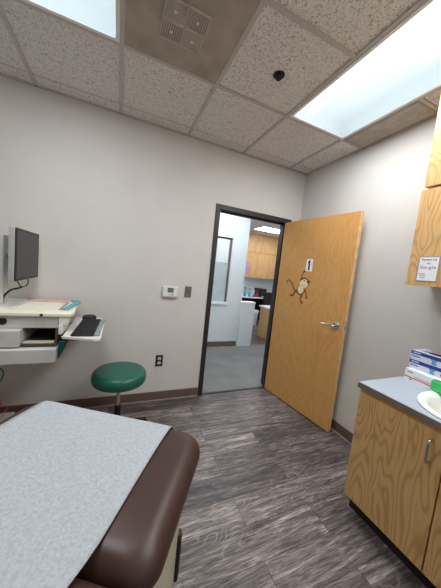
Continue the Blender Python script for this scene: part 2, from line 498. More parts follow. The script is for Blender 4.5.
# local: +x along leaf, -y side faces the room viewer?  (+y = thickness side towards the right wall)
LT = .044
def build_leaf():
    bm = bm_(); box(bm, 0, .914, 0, LT, .012, 2.095)
    o = obj('door_leaf', bm, 'maple_door', leaf, .0015)
    bx('edge_band', 'edge_maple', .9138, .9155, .001, LT-.001, .012, 2.095, leaf)
    h = bpy.data.objects.new('door_handle', None)
    for sgn in (-1, 1):
        y = 0 if sgn < 0 else LT
        bm = bm_(); cyl(bm, (.842, y, 1.04), (.842, y+sgn*.008, 1.04), .034, .031, 32); cyl(bm, (.842, y+sgn*.008, 1.04), (.842, y+sgn*.035, 1.04), .0135, .012, 20)
        hd = obj('door_handle', bm, 'steel', leaf, .0012)
        bm = bm_(); ex = .03 if sgn > 0 else .055
        tube(bm, smooth_pts([(.842, y+sgn*.032, 1.04), (.842, y+sgn*ex*.86, 1.04), (.82, y+sgn*ex, 1.041), (.77, y+sgn*ex, 1.04), (.715, y+sgn*ex, 1.034), (.70, y+sgn*ex*.85, 1.032)], 6), .0095, 12)
        if sgn < 0: obj('lever', bm, 'steel', hd, smooth=True)
        else: bm.free()
    bm = bm_(); box(bm, .9155, .917, .010, .034, .985, 1.095); obj('latch_plate', bm, 'steel', leaf, .0008)
    bm = bm_(); box(bm, .917, .927, .015, .028, 1.03, 1.052); obj('latch_bolt', bm, 'steel', leaf, .002)
    for z in (.25, 1.05, 1.9):
        bm = bm_(); cyl(bm, (-.006, LT*.2, z-.05), (-.006, LT*.2, z+.05), .007, seg=14); obj('hinge', bm, 'bronze', leaf)
build_leaf()
ML = Matrix.Translation((1.815, -.02, 0)) @ Matrix.Rotation(-TH, 4, 'Z')
# decals lie in the leaf plane: local (u, -thickness, z)
DP = Matrix(((1, 0, 0, 0), (0, 0, -1, 0), (0, 1, 0, 0), (0, 0, 0, 1)))   # (u,z,t) -> (u,-t,z)
def decal_root(name, label, cat):
    t = thing(name, label, cat, (1.815, -.02, 0), -TH); return t
def number_sign():
    t = decal_root('number_sign', 'white number 1 sign at top of the open maple door', 'sign')
    bm = bm_(); prism(bm, rrect(.396, .476, 1.533, 1.664, .006), .0005, .003, DP); obj('plate', bm, 'white_card', t)
    P = [(.427, 1.545), (.447, 1.545), (.447, 1.654), (.434, 1.654), (.428, 1.643), (.417, 1.636), (.417, 1.620), (.427, 1.625)]
    bm = bm_(); prism(bm, P, .003, .004, DP); obj('numeral', bm, 'black_ink', t)
number_sign()
def ribbon(pts, w0, w1=None):
    P = smooth_pts([(x, y, 0) for x, y in pts], 6); n = len(P); Lf = []; Rt = []
    w1 = w0 if w1 is None else w1
    for i, p in enumerate(P):
        d = (P[min(i+1, n-1)]-P[max(i-1, 0)]).normalized(); nn = Vector((-d.y, d.x, 0)); w = (w0+(w1-w0)*i/(n-1))/2
        Lf.append((p.x+nn.x*w, p.y+nn.y*w)); Rt.append((p.x-nn.x*w, p.y-nn.y*w))
    return Lf+Rt[::-1]
def ell(cx, cy, a, b, rot=0, n=24):
    return [(cx+a*math.cos(2*PI*i/n)*math.cos(rot)-b*math.sin(2*PI*i/n)*math.sin(rot), cy+a*math.cos(2*PI*i/n)*math.sin(rot)+b*math.sin(2*PI*i/n)*math.cos(rot)) for i in range(n)]
def monkey():
    t = decal_root('monkey_decal', 'brown cartoon monkey wall sticker hanging from the number sign on door', 'sticker')
    def p(name, polys, t0, t1, mat):
        bm = bm_()
        for i, q in enumerate(polys): prism(bm, q, t0, t1+i*.00002, DP)
        return obj(name, bm, mat, t)
    p('tail', [ribbon([(.150, 1.375), (.155, 1.405), (.18, 1.420), (.212, 1.405), (.242, 1.368), (.268, 1.328), (.30, 1.298)], .011, .015)], .0004, .0012, 'monkey_brown')
    p('arm', [ribbon([(.352, 1.435), (.356, 1.47), (.366, 1.505), (.380, 1.528)], .017, .012), ell(.384, 1.533, .017, .012, .5)], .0004, .0012, 'monkey_brown')
    p('arm', [ribbon([(.405, 1.34), (.428, 1.318), (.443, 1.292), (.452, 1.262)], .017, .012), ell(.455, 1.252, .012, .017, .3)], .0004, .0012, 'monkey_brown')
    p('leg', [ribbon([(.325, 1.305), (.296, 1.298), (.278, 1.278), (.270, 1.256)], .022, .016), ell(.248, 1.249, .032, .011, .05)], .0004, .0012, 'monkey_brown')
    p('leg', [ribbon([(.385, 1.29), (.390, 1.262), (.378, 1.235), (.385, 1.205)], .022, .015), ell(.400, 1.190, .023, .012, -.5)], .0004, .0012, 'monkey_brown')
    p('body', [ell(.364, 1.318, .056, .050, .15)], .0010, .0018, 'monkey_brown')
    p('belly', [ell(.366, 1.326, .041, .044, .15)], .0018, .0024, 'monkey_cream')
    hd = p('head', [ell(.402, 1.414, .058, .050, -.25), ell(.352, 1.428, .015, .018), ell(.462, 1.424, .013, .018)], .0024, .0030, 'monkey_brown')
    p('face', [ell(.398, 1.396, .055, .042, -.2), ell(.410, 1.424, .034, .022, -.2)], .0031, .0036, 'monkey_cream')
    p('eye', [ell(.402, 1.430, .009, .009)], .0037, .0042, 'monkey_outline')
    p('eye', [ell(.447, 1.424, .010, .011)], .0037, .0042, 'monkey_outline')
    p('mouth', [ribbon([(.370, 1.386), (.392, 1.378), (.418, 1.380)], .0035)], .0037, .0040, 'monkey_outline')
monkey()

# ------------------------------------------------------------------ wall fittings
def thermostat():
    t = thing('thermostat', 'white wall thermostat with small grey screen left of the doorway', 'thermostat', (.507, 0, 1.177))
    bx('cover', 'white_plastic', -.078, .078, -.028, 0, -.052, .052, t, .006)
    bx('screen', 'lcd', -.030, .032, -.030, -.028, -.008, .040, t)
    bx('vent_strip', 'grey_plastic', -.074, .074, -.027, 0, -.060, -.053, t, .002)
    for i in range(3): bx('button', 'grey_plastic' if i < 2 else 'black_plastic', -.024+i*.020, -.010+i*.020, -.031, -.028, -.034, -.024, t, .001)
thermostat()
def switch():
    t = thing('light_switch', 'bronze-brown light switch plate between thermostat and doorway', 'light switch', (.698, 0, 1.184))
    bx('plate', 'brown_plate', -.036, .036, -.006, 0, -.058, .058, t, .002)
    bx('toggle_slot', 'brown_plate', -.006, .006, -.0075, -.006, -.013, .013, t)
    bx('toggle', 'brown_plate', -.004, .004, -.018, -.0075, 0, .009, t, .001)
    for s in (-1, 1):
        bm = bm_(); cyl(bm, (0, -.006, s*.03), (0, -.0075, s*.03), .004, seg=12); obj('screw', bm, 'steel', t)
switch()
def outlet():
    t = thing('power_outlet', 'dark plate duplex power outlet low on wall right of green stool', 'power outlet', (.455, 0, .44))
    bx('plate', 'bronze', -.037, .037, -.006, 0, -.06, .06, t, .002)
    for s in (-1, 1):
        bm = bm_(); prism(bm, rrect(-.017, .017, s*.024-.014, s*.024+.014, .009), .006, .009, DP)
        r = obj('receptacle', bm, 'ivory_plastic', t)
        bm = bm_()
        for k in (-1, 1): box(bm, k*.007-.0012, k*.007+.0012, -.0097, -.009, s*.024-.002, s*.024+.008)
        cyl(bm, (0, -.0097, s*.024-.008), (0, -.009, s*.024-.008), .0025, seg=10)
        obj('slots', bm, 'black_ink', r)
outlet()

# ------------------------------------------------------------------ stool
def stool():
    t = thing('rolling_stool', 'round green vinyl rolling stool by the back wall', 'stool', (.065, -.455, 0))
    bm = bm_(); Rr = .206
    prof = [(.02, .462), (Rr-.03, .462), (Rr-.008, .470), (Rr, .488), (Rr+.001, .515), (Rr-.004, .540), (Rr-.018, .556), (Rr-.045, .563), (.08, .566), (.005, .567)]
    lathe(bm, prof, seg=64); obj('seat', bm, 'green_vinyl', t, smooth=True)
    bm = bm_(); cyl(bm, (0, 0, .452), (0, 0, .462), .12, .14, 32); obj('seat_plate', bm, 'black_plastic', t)
    bm = bm_(); cyl(bm, (0, 0, .26), (0, 0, .452), .014, seg=20); obj('gas_lift', bm, 'chrome', t, smooth=True)
    bm = bm_(); cyl(bm, (0, 0, .075), (0, 0, .26), .026, .024, seg=20); obj('column', bm, 'black_plastic', t, smooth=True)
    bm = bm_(); cyl(bm, (0, 0, .07), (0, 0, .11), .045, .035, seg=24); obj('hub', bm, 'black_plastic', t, .003)
    for k in range(5):
        a = 2*PI*k/5+.3; c, s = math.cos(a), math.sin(a)
        bm = bm_(); tube(bm, [(c*.03, s*.03, .09), (c*.13, s*.13, .082), (c*.25, s*.25, .062)], .019, 10, .012)
        lg = obj('leg', bm, 'black_plastic', t, smooth=True)
        bm = bm_(); cx, cy = c*.245, s*.245
        for q in (-1, 1):
            o = Vector((-s, c, 0))*q*.008
            cyl(bm, (cx+o.x, cy+o.y, .025), (cx+o.x*2.4, cy+o.y*2.4, .025), .025, seg=18)
        cyl(bm, (cx, cy, .025), (cx, cy, .062), .006, seg=10)
        obj('caster', bm, 'black_rubber', lg)
    bm = bm_(); tube(bm, smooth_pts([(.02, 0, .445), (.09, -.03, .44), (.15, -.05, .436)]), .004, 8); obj('height_lever', bm, 'black_plastic', t, smooth=True)
stool()

# ------------------------------------------------------------------ exam table
V = Vector((.530, .848, 0)).normalized()
ANG = -math.atan2(V.x, V.y)      # local +y = away from camera, local +x = right
def exam_table():
    t = thing('exam_table', 'brown vinyl padded medical examination table in the foreground', 'exam table', (-.237, -1.341, 0), ANG)
    def cushion(name, x0, x1, y0, y1, z0, z1, r, b, sag=0):
        bm = bm_()
        outer = rrect(x0, x1, y0, y1, r, 10); n = len(outer)
        cx, cy = (x0+x1)/2, (y0+y1)/2
        prof = [(0.0, .35), (0, 0)]
        rings = []
        layers = []
        for i in range(7):
            a = PI/2*i/6; layers.append((b*(1-math.cos(a)), z1-b+b*math.sin(a)))
        layers = [(b*.5, z0), (b*.15, z0+.012), (0, z0+.03)]+layers+[(b+.05, z1+.002), (b+.12, z1+.003), (.30, z1+.003)]
        for ins, z in layers:
            q = []
            for x, y in outer:
                mx = min(ins, (x1-x0)/2-.004); my = min(ins, (y1-y0)/2-.004)
                q.append(bm.verts.new((cx+(x-cx)*(1-mx/((x1-x0)/2)), cy+(y-cy)*(1-my/((y1-y0)/2)), z)))
            rings.append(q)
        for k in range(len(rings)-1):
            for i in range(n):
                j = (i+1) % n; bm.faces.new((rings[k][i], rings[k][j], rings[k+1][j], rings[k+1][i]))
        bm.faces.new(rings[0][::-1]); bm.faces.new(rings[-1])
        return obj(name, bm, 'brown_vinyl', t, smooth=True)
    cushion('cushion', -.07, .672, -.448, .02, .735, .832, .07, .055)
    cushion('cushion', -.07, .672, -1.72, -.452, .735, .832, .05, .05)
    # steel / board carrier
    bx('carrier', 'bronze', -.03, .63, -1.70, -.01, .72, .736, t, .003)
    bx('base_cabinet', 'metal_base', -.02, .62, -1.55, -.03, .10, .72, t, .006)
    bx('plinth', 'toe_kick', .02, .58, -1.50, -.07, 0, .10, t)
    bx('corner_bumper', 'black_rubber', .605, .632, -.042, -.018, .235, .425, t, .003)
    bm = bm_(); cyl(bm, (.618, -.03, .425), (.618, -.03, .437), .014, seg=14); obj('bumper_cap', bm, 'brown_vinyl', t)
    for i, (y0, y1) in enumerate(((-1.48, -1.02), (-.98, -.52))):
        d = bx('drawer', 'metal_base', .62, .634, y0, y1, .42, .68, t, .004)
        bm = bm_(); tube(bm, smooth_pts([(.634, (y0+y1)/2-.06, .55), (.66, (y0+y1)/2-.055, .55), (.66, (y0+y1)/2+.055, .55), (.634, (y0+y1)/2+.06, .55)]), .005, 8); obj('handle', bm, 'steel', d, smooth=True)
exam_table()
def paper_sheet():
    t_ = (-.237, -1.341, 0)
    bm = bm_(); nx, ny = 26, 60
    def zz(y):
        return 0
    prof = []
    y = -1.62
    while y < -.03: prof.append((y, .8395)); y += .04
    for i in range(7):
        a = PI/2*i/6; prof.append((-.03+.052*math.sin(a), .8395-.052*(1-math.cos(a))))
    for k in range(1, 6): prof.append((.0225-.001*k, .7875-.012*k))
    rows = []
    for k, (y, z) in enumerate(prof):
        row = []
        for i in range(nx+1):
            x = (.547+.03*min(y, 0)+.10*min(y+.44, 0))*i/nx
            w = .0012*math.sin(x*23+y*9)*math.cos(y*17-x*5) if z > .83 else 0
            row.append(bm.verts.new((x+ (.003*math.sin(y*11) if i in (0, nx) else 0), y, z+w)))
        rows.append(row)
    for a, b in zip(rows, rows[1:]):
        for i in range(nx): bm.faces.new((a[i], a[i+1], b[i+1], b[i]))
    o = obj('table_paper', bm, 'exam_paper', None, smooth=True, loc=t_, rot=(0, 0, ANG))
    m = o.modifiers.new('solid', 'SOLIDIFY'); m.thickness = .0012; m.offset = 1
    tag(o, 'white disposable paper sheet covering the brown examination table', 'paper sheet')
paper_sheet()

# ------------------------------------------------------------------ computer cart
def cart():
    t = thing('computer_cart', 'cream and grey medical computer cart against the back wall', 'cart', (-.70, -.38, 0))
    ox, oy = -.70, -.38
    def b(name, mat, x0, x1, y0, y1, z0, z1, par=t, bv=.004, **k):
        return bx(name, mat, x0-ox, x1-ox, y0-oy, y1-oy, z0, z1, par, bv, **k)
    # worktop with rounded plan
    bm = bm_(); P = [(-1.14-ox, -.605-oy), (-.275-ox, -.605-oy), (-.262-ox, -.54-oy), (-.29-ox, -.20-oy), (-.33-ox, -.07-oy), (-.40-ox, -.04-oy), (-1.14-ox, -.04-oy)]
    prism(bm, P, 1.022, 1.048); obj('worktop', bm, 'cream_plastic', t, .006, 3)
    # raised rim of the worktop
    bm = bm_(); P = [(-1.12-ox, -.585-oy), (-.37-ox, -.585-oy), (-.40-ox, -.12-oy), (-1.12-ox, -.12-oy)]
    prism(bm, P, 1.048, 1.051); obj('work_mat', bm, 'cream_plastic', t, .001)
    # teal push handle on right side
    bm = bm_(); P = ribbon([(-.325-ox, -.50-oy), (-.310-ox, -.34-oy), (-.292-ox, -.18-oy), (-.33-ox, -.085-oy)], .042, .055)
    prism(bm, P, 1.049, 1.058); obj('handle', bm, 'teal_plastic', t, .003)
    bx('handle_gap', 'grey_ink', -.366-ox, -.352-ox, -.50-oy, -.16-oy, 1.048, 1.0525, t)
    b('bracket', 'white_plastic', -.345, -.29, -.595, -.50, .965, 1.022)
    b('bracket', 'white_plastic', -.345, -.32, -.60, -.40, .90, .966)
    # upper housing
    b('upper_housing', 'grey_plastic', -1.10, -.345, -.585, -.08, .94, 1.022)
    bm = bm_(); cyl(bm, (-.645-ox, -.584-oy, .985), (-.645-ox, -.590-oy, .985), .022, seg=24); obj('lock_recess', bm, 'black_plastic', t)
    bm = bm_(); cyl(bm, (-.44-ox, -.604-oy, 1.034), (-.44-ox, -.610-oy, 1.034), .009, seg=16); obj('knob', bm, 'black_plastic', t)
    # mid level: closed compartment left, open shelf right
    b('side_compartment', 'grey_plastic', -1.10, -.545, -.64, -.10, .83, .938)
    bm = bm_()
    box(bm, -.543-ox, -.348-ox, -.62-oy, -.10-oy, .83, .842); box(bm, -.543-ox, -.348-ox, -.12-oy, -.10-oy, .842, .938); box(bm, -.36-ox, -.348-ox, -.60-oy, -.12-oy, .842, .938)
    obj('open_shelf', bm, 'dark_cavity', t)
    b('shelf_tray', 'metal_base', -.535, -.365, -.615, -.57, .842, .854)
    b('lower_drawer', 'grey_plastic', -1.12, -.342, -.66, -.08, .722, .822, bv=.008, label='pale grey bottom drawer')
    bm = bm_(); P = [(-.342-ox, .722), (-.305-ox, .80), (-.29-ox, .85), (-.342-ox, .85)]
    M = Matrix(((1, 0, 0, 0), (0, 0, 1, 0), (0, 1, 0, 0), (0, 0, 0, 1)))
    prism(bm, P, -.60-oy, -.15-oy, M); obj('side_panel', bm, 'dark_teal_plastic', t, .004)
    # keyboard tray
    bm = bm_(); P = [(-.305-ox, -.705-oy), (-.11-ox, -.775-oy), (-.078-ox, -.75-oy), (-.078-ox, -.26-oy), (-.12-ox, -.12-oy), (-.31-ox, -.08-oy)]
    prism(bm, P, .900, .914); kt = obj('keyboard_tray', bm, 'white_plastic', t, .004)
    bm = bm_(); tube(bm, [(-.305-ox, -.70-oy, .915), (-.11-ox, -.77-oy, .915), (-.081-ox, -.745-oy, .915), (-.081-ox, -.26-oy, .915), (-.122-ox, -.123-oy, .915)], .006, 8); obj('rim', bm, 'white_plastic', kt, smooth=True)
    bm = bm_(); box(bm, -.30-ox, -.10-ox, -.69-oy, -.20-oy, .885, .895); obj('slide', bm, 'black_plastic', kt)
    bm = bm_(); box(bm, -.35-ox, -.28-ox, -.50-oy, -.30-oy, .87, .899); obj('tray_arm', bm, 'grey_plastic', kt, .003)
    # column and base
    b('column', 'grey_plastic', -.86, -.76, -.42, -.32, .14, .722)
    bm = bm_(); 
    for sy in (-1, 1):
        box(bm, -1.02-ox, -.70-ox, sy*.20-.03, sy*.20+.03, .07, .13)
    box(bm, -.88-ox, -.74-ox, -.20, .20, .08, .14)
    obj('base', bm, 'grey_plastic', t, .01)
    for sx in (-.98, -.74):
        for sy in (-.20, .20):
            bm = bm_(); cyl(bm, (sx-ox-.012, sy, .035), (sx-ox+.012, sy, .035), .035, seg=20); cyl(bm, (sx-ox, sy, .035), (sx-ox, sy, .072), .008, seg=10)
            obj('caster', bm, 'black_rubber', t)
    # rear post carrying the monitor
    bm = bm_(); prism(bm, rrect(-.79-ox, -.712-ox, -.40-oy, -.30-oy, .01), 1.058, 1.535); post = obj('monitor_post', bm, 'grey_plastic', t, .004)
    bm = bm_(); prism(bm, rrect(-.80-ox, -.60-ox, -.50-oy, -.20-oy, .03), 1.0515, 1.058); obj('post_foot', bm, 'white_plastic', t, .002)
    bm = bm_(); tube(bm, smooth_pts([(-.60-ox, -.5-oy, .722), (-.56-ox, -.48-oy, .69), (-.50-ox, -.46-oy, .69), (-.46-ox, -.46-oy, .722)]), .003, 8); obj('cable', bm, 'dark_cloth', t, smooth=True)
cart()
def monitor():
    # screen faces +x
    t = thing('computer_monitor', 'flat black-screened computer monitor mounted on the cart post', 'monitor', (-.602, -.318, 1.408), .0)
    hw = .242; hh = .173; zc = .005
    bm = bm_(); M = Matrix(((0, 0, 1, 0), (1, 0, 0, 0), (0, 1, 0, 0), (0, 0, 0, 1)))
    prism(bm, rrect(-hw, hw, -hh, hh, .008), -.032, .0, M); obj('casing', bm, 'silver_plastic', t, .004)
    bm = bm_(); box(bm, 0, .006, -hw+.002, hw-.002, -hh+.002, hh-.002); obj('bezel', bm, 'black_plastic', t, .002)
    bm = bm_(); box(bm, .006, .0072, -hw+.02, hw-.024, -hh+.02, hh-.016); obj('screen', bm, 'screen_glass', t)
    bm = bm_(); box(bm, .0072, .0080, -.012, .012, -hh+.006, -hh+.011); obj('badge', bm, 'grey_ink', t)
    bm = bm_(); prism(bm, rrect(-.15, .15, -.115, .12, .02), -.050, -.032, M); obj('rear_cover', bm, 'black_plastic', t, .006)
    bm = bm_(); prism(bm, rrect(-.06, .06, -.065, .065, .03), -.086, -.050, M); obj('mount_plate', bm, 'blue_grey_plastic', t, .004)
    bm = bm_(); cyl(bm, (-.110, 0, 0), (-.086, 0, 0), .03, seg=24)
    obj('swivel', bm, 'blue_grey_plastic', t, .003)
    bm = bm_()
    tube(bm, smooth_pts([(-.015, -.145, -.17), (-.008, -.12, -.20), (-.008, -.066, -.222), (-.010, .02, -.225), (-.010, .065, -.205), (-.015, .07, -.17)]), .004, 8)
    obj('cable_loop', bm, 'black_plastic', t, smooth=True)
    bm = bm_()
    tube(bm, smooth_pts([(-.008, -.055, -.222), (-.03, -.06, -.235), (-.068, -.062, -.248), (-.103, -.06, -.285), (-.114, -.06, -.320), (-.116, -.06, -.349)]), .0065, 10)
    obj('power_cable', bm, 'black_plastic', t, smooth=True)
    return t
monitor()
def keyboard():
    t = thing('keyboard', 'black computer keyboard with grey palm strip on the sliding tray', 'keyboard', (-.175, -.470, .9145), math.radians(-2))
    bx('body', 'black_plastic', -.075, .06, -.232, .232, 0, .014, t, .004)
    bx('palm_rest', 'blue_grey_plastic', .0605, .094, -.225, .23, 0, .011, t, .004)
    bm = bm_()
    for i in range(6):
        for j in range(18):
            x = -.068+i*.021; y = -.225+j*.0250
            box(bm, x, x+.0165, y, y+.0205, .014, .0185)
    obj('keys', bm, 'key_black', t)
    return t
keyboard()
def mouse():
    t = thing('computer_mouse', 'black computer mouse at the far end of the keyboard tray', 'mouse', (-.20, -.165, .9145), .25)
    bm = bm_(); lathe(bm, [(.01, 0), (.98, 0), (1.0, .25), (.93, .6), (.7, .88), (.3, .99), (.02, 1)], seg=28)
    bmesh.ops.transform(bm, matrix=Matrix.Diagonal((.055, .033, .036, 1)), verts=bm.verts)
    obj('shell', bm, 'black_plastic', t, smooth=True)
    bx('scroll_wheel', 'grey_plastic', .02, .034, -.003, .003, .026, .034, t, .001)
mouse()
def papers():
    o = bx('paper_sheet', 'pink_paper', -.15, .15, -.07, .07, 0, .002, None, loc=(-.50, -.13, 1.0512)); o.rotation_euler = (0, 0, .06)
    tag(o, 'pinkish printed sheet lying on the back of the cart top', 'paper')
papers()
# cord bundles under the cart
bm = bm_()
for k in range(5):
    rr = .07+.008*k
    tube(bm, [(rr*math.cos(a)*.55+.01*k-.02, .03*math.sin(a*2+k)-.004*k, .18+rr*1.1*math.sin(a)+.01*k) for a in [2*PI*i/28 for i in range(29)]], .008, 8)
tube(bm, smooth_pts([(.03, 0, .12), (.07, .0, .07), (.10, -.03, .11), (.125, -.02, .15)]), .006, 8)
tag(obj('extension_cord', bm, 'orange_rubber', smooth=True, loc=(-.885, -.10, 0)), 'bundle of bright orange cord near the floor at left edge', 'cord')
bm = bm_(); tube(bm, [(.036*math.cos(a), .01*math.sin(2*a), .05*math.sin(a)) for a in [2*PI*i/28 for i in range(29)]], .005, 8)
tube(bm, smooth_pts([(0, 0, .05), (-.01, 0, .10), (-.03, 0, .168)]), .005, 8)
tag(obj('tubing_loop', bm, 'green_cord', smooth=True, loc=(-.735, -.40, .552)), 'green tubing loop hanging under the computer cart', 'tubing')
bm = bm_(); box(bm, -.09, .09, -.03, .03, 0, .05)
tag(obj('power_strip', bm, 'black_plastic', None, .006, loc=(-.70, -.06, .0)), 'black power strip on the floor by the orange cord', 'power strip')

# ------------------------------------------------------------------ base cabinets, counter, sink
FX = 1.412
def base_cabinet(y1, y0, label, handle_side):
    t = thing('base_cabinet', label, 'cabinet', (R-.3, (y0+y1)/2, 0), 0, 'wooden base cabinets')
    ox, oy = R-.3, (y0+y1)/2
    bm = bm_(); X0 = FX+.02-ox; X1 = R-.002-ox; a = y0-oy; c = y1-oy
    box(bm, X0, X1, c-.018, c, .10, .825); box(bm, X0, X1, a, a+.018, .10, .825)
    box(bm, X0, X1, a+.018, c-.018, .10, .118); box(bm, X1-.01, X1, a+.018, c-.018, .118, .825); box(bm, X0, X0+.018, a+.018, c-.018, .785, .825)
    obj('carcass', bm, 'oak_cabinet', t)
    bx('toe_kick', 'toe_kick', FX+.075-ox, X1, a+.001, c-.001, 0, .10, t)
    d = bx('door', 'oak_cabinet', FX-ox, FX+.019-ox, a+.0015, c-.0015, .118, .822, t, .0012)
    hy = a+.052 if handle_side < 0 else c-.052
    bm = bm_(); xx = FX-ox
    tube(bm, smooth_pts([(xx, hy, .755), (xx-.024, hy, .755), (xx-.031, hy, .745), (xx-.032, hy, .70), (xx-.031, hy, .655), (xx-.024, hy, .645), (xx, hy, .645)], 4), .0055, 10)
    obj('handle', bm, 'steel', d, smooth=True)
base_cabinet(-1.533, -1.969, 'oak base cabinet with bar handle, nearest the open door', -1)
base_cabinet(-1.972, -2.41, 'oak base cabinet at the bottom right corner under the sink', 1)
SX, SY, SA, SB = 1.677, -1.95, .235, .205
def counter():
    bm = bm_()
    x0, x1, y0, y1 = FX-.020, R-.001, -2.46, -1.531
    n = 48
    def loop(z):
        o = []
        # outer points on rectangle matched by angle to ellipse
        for i in range(n):
            a = 2*PI*i/n; c, s = math.cos(a), math.sin(a)
            cands = []
            if c > 1e-6: cands.append((x1-SX)/c)
            if c < -1e-6: cands.append((x0-SX)/c)
            if s > 1e-6: cands.append((y1-SY)/s)
            if s < -1e-6: cands.append((y0-SY)/s)
            k = min(cands); o.append([SX+c*k, SY+s*k])
        for cx, cy in ((x0, y0), (x0, y1), (x1, y0), (x1, y1)):
            i = min(range(n), key=lambda i: (o[i][0]-cx)**2+(o[i][1]-cy)**2); o[i] = [cx, cy]
        O = [bm.verts.new((x, y, z)) for x, y in o]
        I = [bm.verts.new((SX+SA*math.cos(2*PI*i/n), SY+SB*math.sin(2*PI*i/n), z)) for i in range(n)]
        return O, I
    Ot, It = loop(.86); Ob, Ib = loop(.826)
    for i in range(n):
        j = (i+1) % n
        bm.faces.new((Ot[i], Ot[j], It[j], It[i])); bm.faces.new((Ob[j], Ob[i], Ib[i], Ib[j]))
        bm.faces.new((Ot[j], Ot[i], Ob[i], Ob[j])); bm.faces.new((It[i], It[j], Ib[j], Ib[i]))
    t = obj('countertop', bm, 'counter_laminate', None)
    tag(t, 'pale blue laminate countertop on the oak base cabinets', 'countertop')
    bx('front_edge', 'counter_edge', x0-.003, x0, y0, y1, .826, .8585, t, label='brown-grey front edge strip')
    bx('side_edge', 'counter_edge', x0-.003, x1, y1, y1+.003, .826, .8585, t)
counter()
def sink():
    t = thing('sink', 'white oval drop-in sink in the blue countertop', 'sink', (SX, SY, .86))
    bm = bm_(); ax = (1, .215/.25)
    prof = [(.232, -.03), (.234, .001), (.252, .001), (.256, .006), (.250, .013), (.235, .014), (.215, .008), (.198, -.006), (.185, -.04), (.16, -.10), (.12, -.125), (.03, -.135), (.028, -.14), (.13, -.135), (.175, -.11), (.20, -.04), (.215, -.015)]
    seg = 56; rings = []
    for r, z in prof: rings.append([bm.verts.new((r*math.cos(2*PI*i/seg), r*ax[1]*math.sin(2*PI*i/seg), z)) for i in range(seg)])
    for k in range(len(rings)):
        A_, B_ = rings[k], rings[(k+1) % len(rings)]
        for i in range(seg):
            j = (i+1) % seg; bm.faces.new((A_[i], A_[j], B_[j], B_[i]))
    obj('basin', bm, 'porcelain', t, smooth=True)
    bm = bm_(); cyl(bm, (0, 0, -.137), (0, 0, -.131), .027, seg=24); obj('drain', bm, 'chrome', t)
    bm = bm_(); cyl(bm, (.285, 0, 0), (.285, 0, .09), .022, .018, 20); tube(bm, smooth_pts([(.285, 0, .08), (.25, 0, .14), (.18, 0, .15), (.14, 0, .11)]), .011, 12); obj('faucet', bm, 'chrome', t, smooth=True)
sink()

# ------------------------------------------------------------------ boxes on the counter
def carton(name, label, x0, y1, z0, l, h, d, rot, group=None):
    t = thing(name, label, 'box', (x0, y1, z0), rot, group)
    return t
def blue_box(z0, label, top=False, dx=0):
    t = thing('glove_box', label, 'box', (1.838+dx, -1.546, z0), math.radians(-1), 'blue and white glove boxes')
    h = .058
    bx('carton', 'lilac_card', 0, .12, -.24, 0, 0, h, t, .001)
    bm = bm_(); box(bm, -.0008, 0, -.2395, -.0005, h*.60, h-.001); obj('blue_band', bm, 'blue_card', t)
    bm = bm_(); box(bm, -.0008, 0, -.055, -.008, h*.28, h*.46); obj('product_text', bm, 'light_blue_card', t)
    bm = bm_()
    for k in range(5): box(bm, -.0014, -.0008, -.018-k*.009, -.012-k*.009, h*.74, h*.86)
    obj('white_lettering', bm, 'white_card', t)
    P = [(-.118, .002), (-.148, .002), (-.140, h*.35), (-.152, h*.6), (-.112, h*.6), (-.122, h*.35)]
    bm = bm_(); prism(bm, P, .0005, .0012, Matrix(((0, 0, -1, 0), (1, 0, 0, 0), (0, 1, 0, 0), (0, 0, 0, 1)))); obj('hand_graphic', bm, 'light_blue_card', t)
    bm = bm_(); prism(bm, ell(-.185, h*.3, .010, .010), .0005, .0012, Matrix(((0, 0, -1, 0), (1, 0, 0, 0), (0, 1, 0, 0), (0, 0, 0, 1)))); obj('red_seal', bm, 'red_ink', t)
    if top:
        bm = bm_(); prism(bm, rrect(.035, .09, -.20, -.07, .02), h, h+.0015); obj('dispenser_slot', bm, 'black_ink', t)
        bm = bm_(); tube(bm, smooth_pts([(.05, -.04, h), (.055, -.05, h+.010), (.07, -.075, h+.006)]), .010, 8); obj('glove_tip', bm, 'lilac_card', t, smooth=True)
    return t
def white_box():
    t = thing('tissue_box', 'white carton with red stripe lying on the counter under glove boxes', 'box', (1.797, -1.553, .8602), math.radians(-8))
    bx('carton', 'white_card', 0, .115, -.25, 0, 0, .074, t, .001)
    bx('red_stripe', 'red_ink', -.0008, 0, -.249, -.001, .020, .026, t)
    bm = bm_(); box(bm, -.0008, 0, -.05, -.03, .008, .015); box(bm, -.0008, 0, -.20, -.06, .034, .037); obj('print', bm, 'red_ink', t)
    bx('lettering', 'grey_ink', -.0008, 0, -.05, -.015, .052, .060, t)
    bx('end_panel', 'dark_cloth', .002, .113, 0, .0008, .002, .072, t, label='dark open end of carton')
white_box()
blue_box(.9355, 'blue and white glove box, lower of the two')
blue_box(.9945, 'blue and white glove box, topmost, with dispensing slot', True, .004)
def green_box():
    t = thing('wipes_pack', 'bright green pack resting at the sink rim in front of the white carton', 'pack', (1.736, -1.722, .8745), math.radians(-8))
    bm = bm_(); box(bm, 0, .034, -.16, 0, 0, .064); obj('wrapper', bm, 'green_card', t, .012, 4)
    bx('seal_strip', 'green_dark', .006, .028, -.15, -.01, .0640, .0652, t)
green_box()

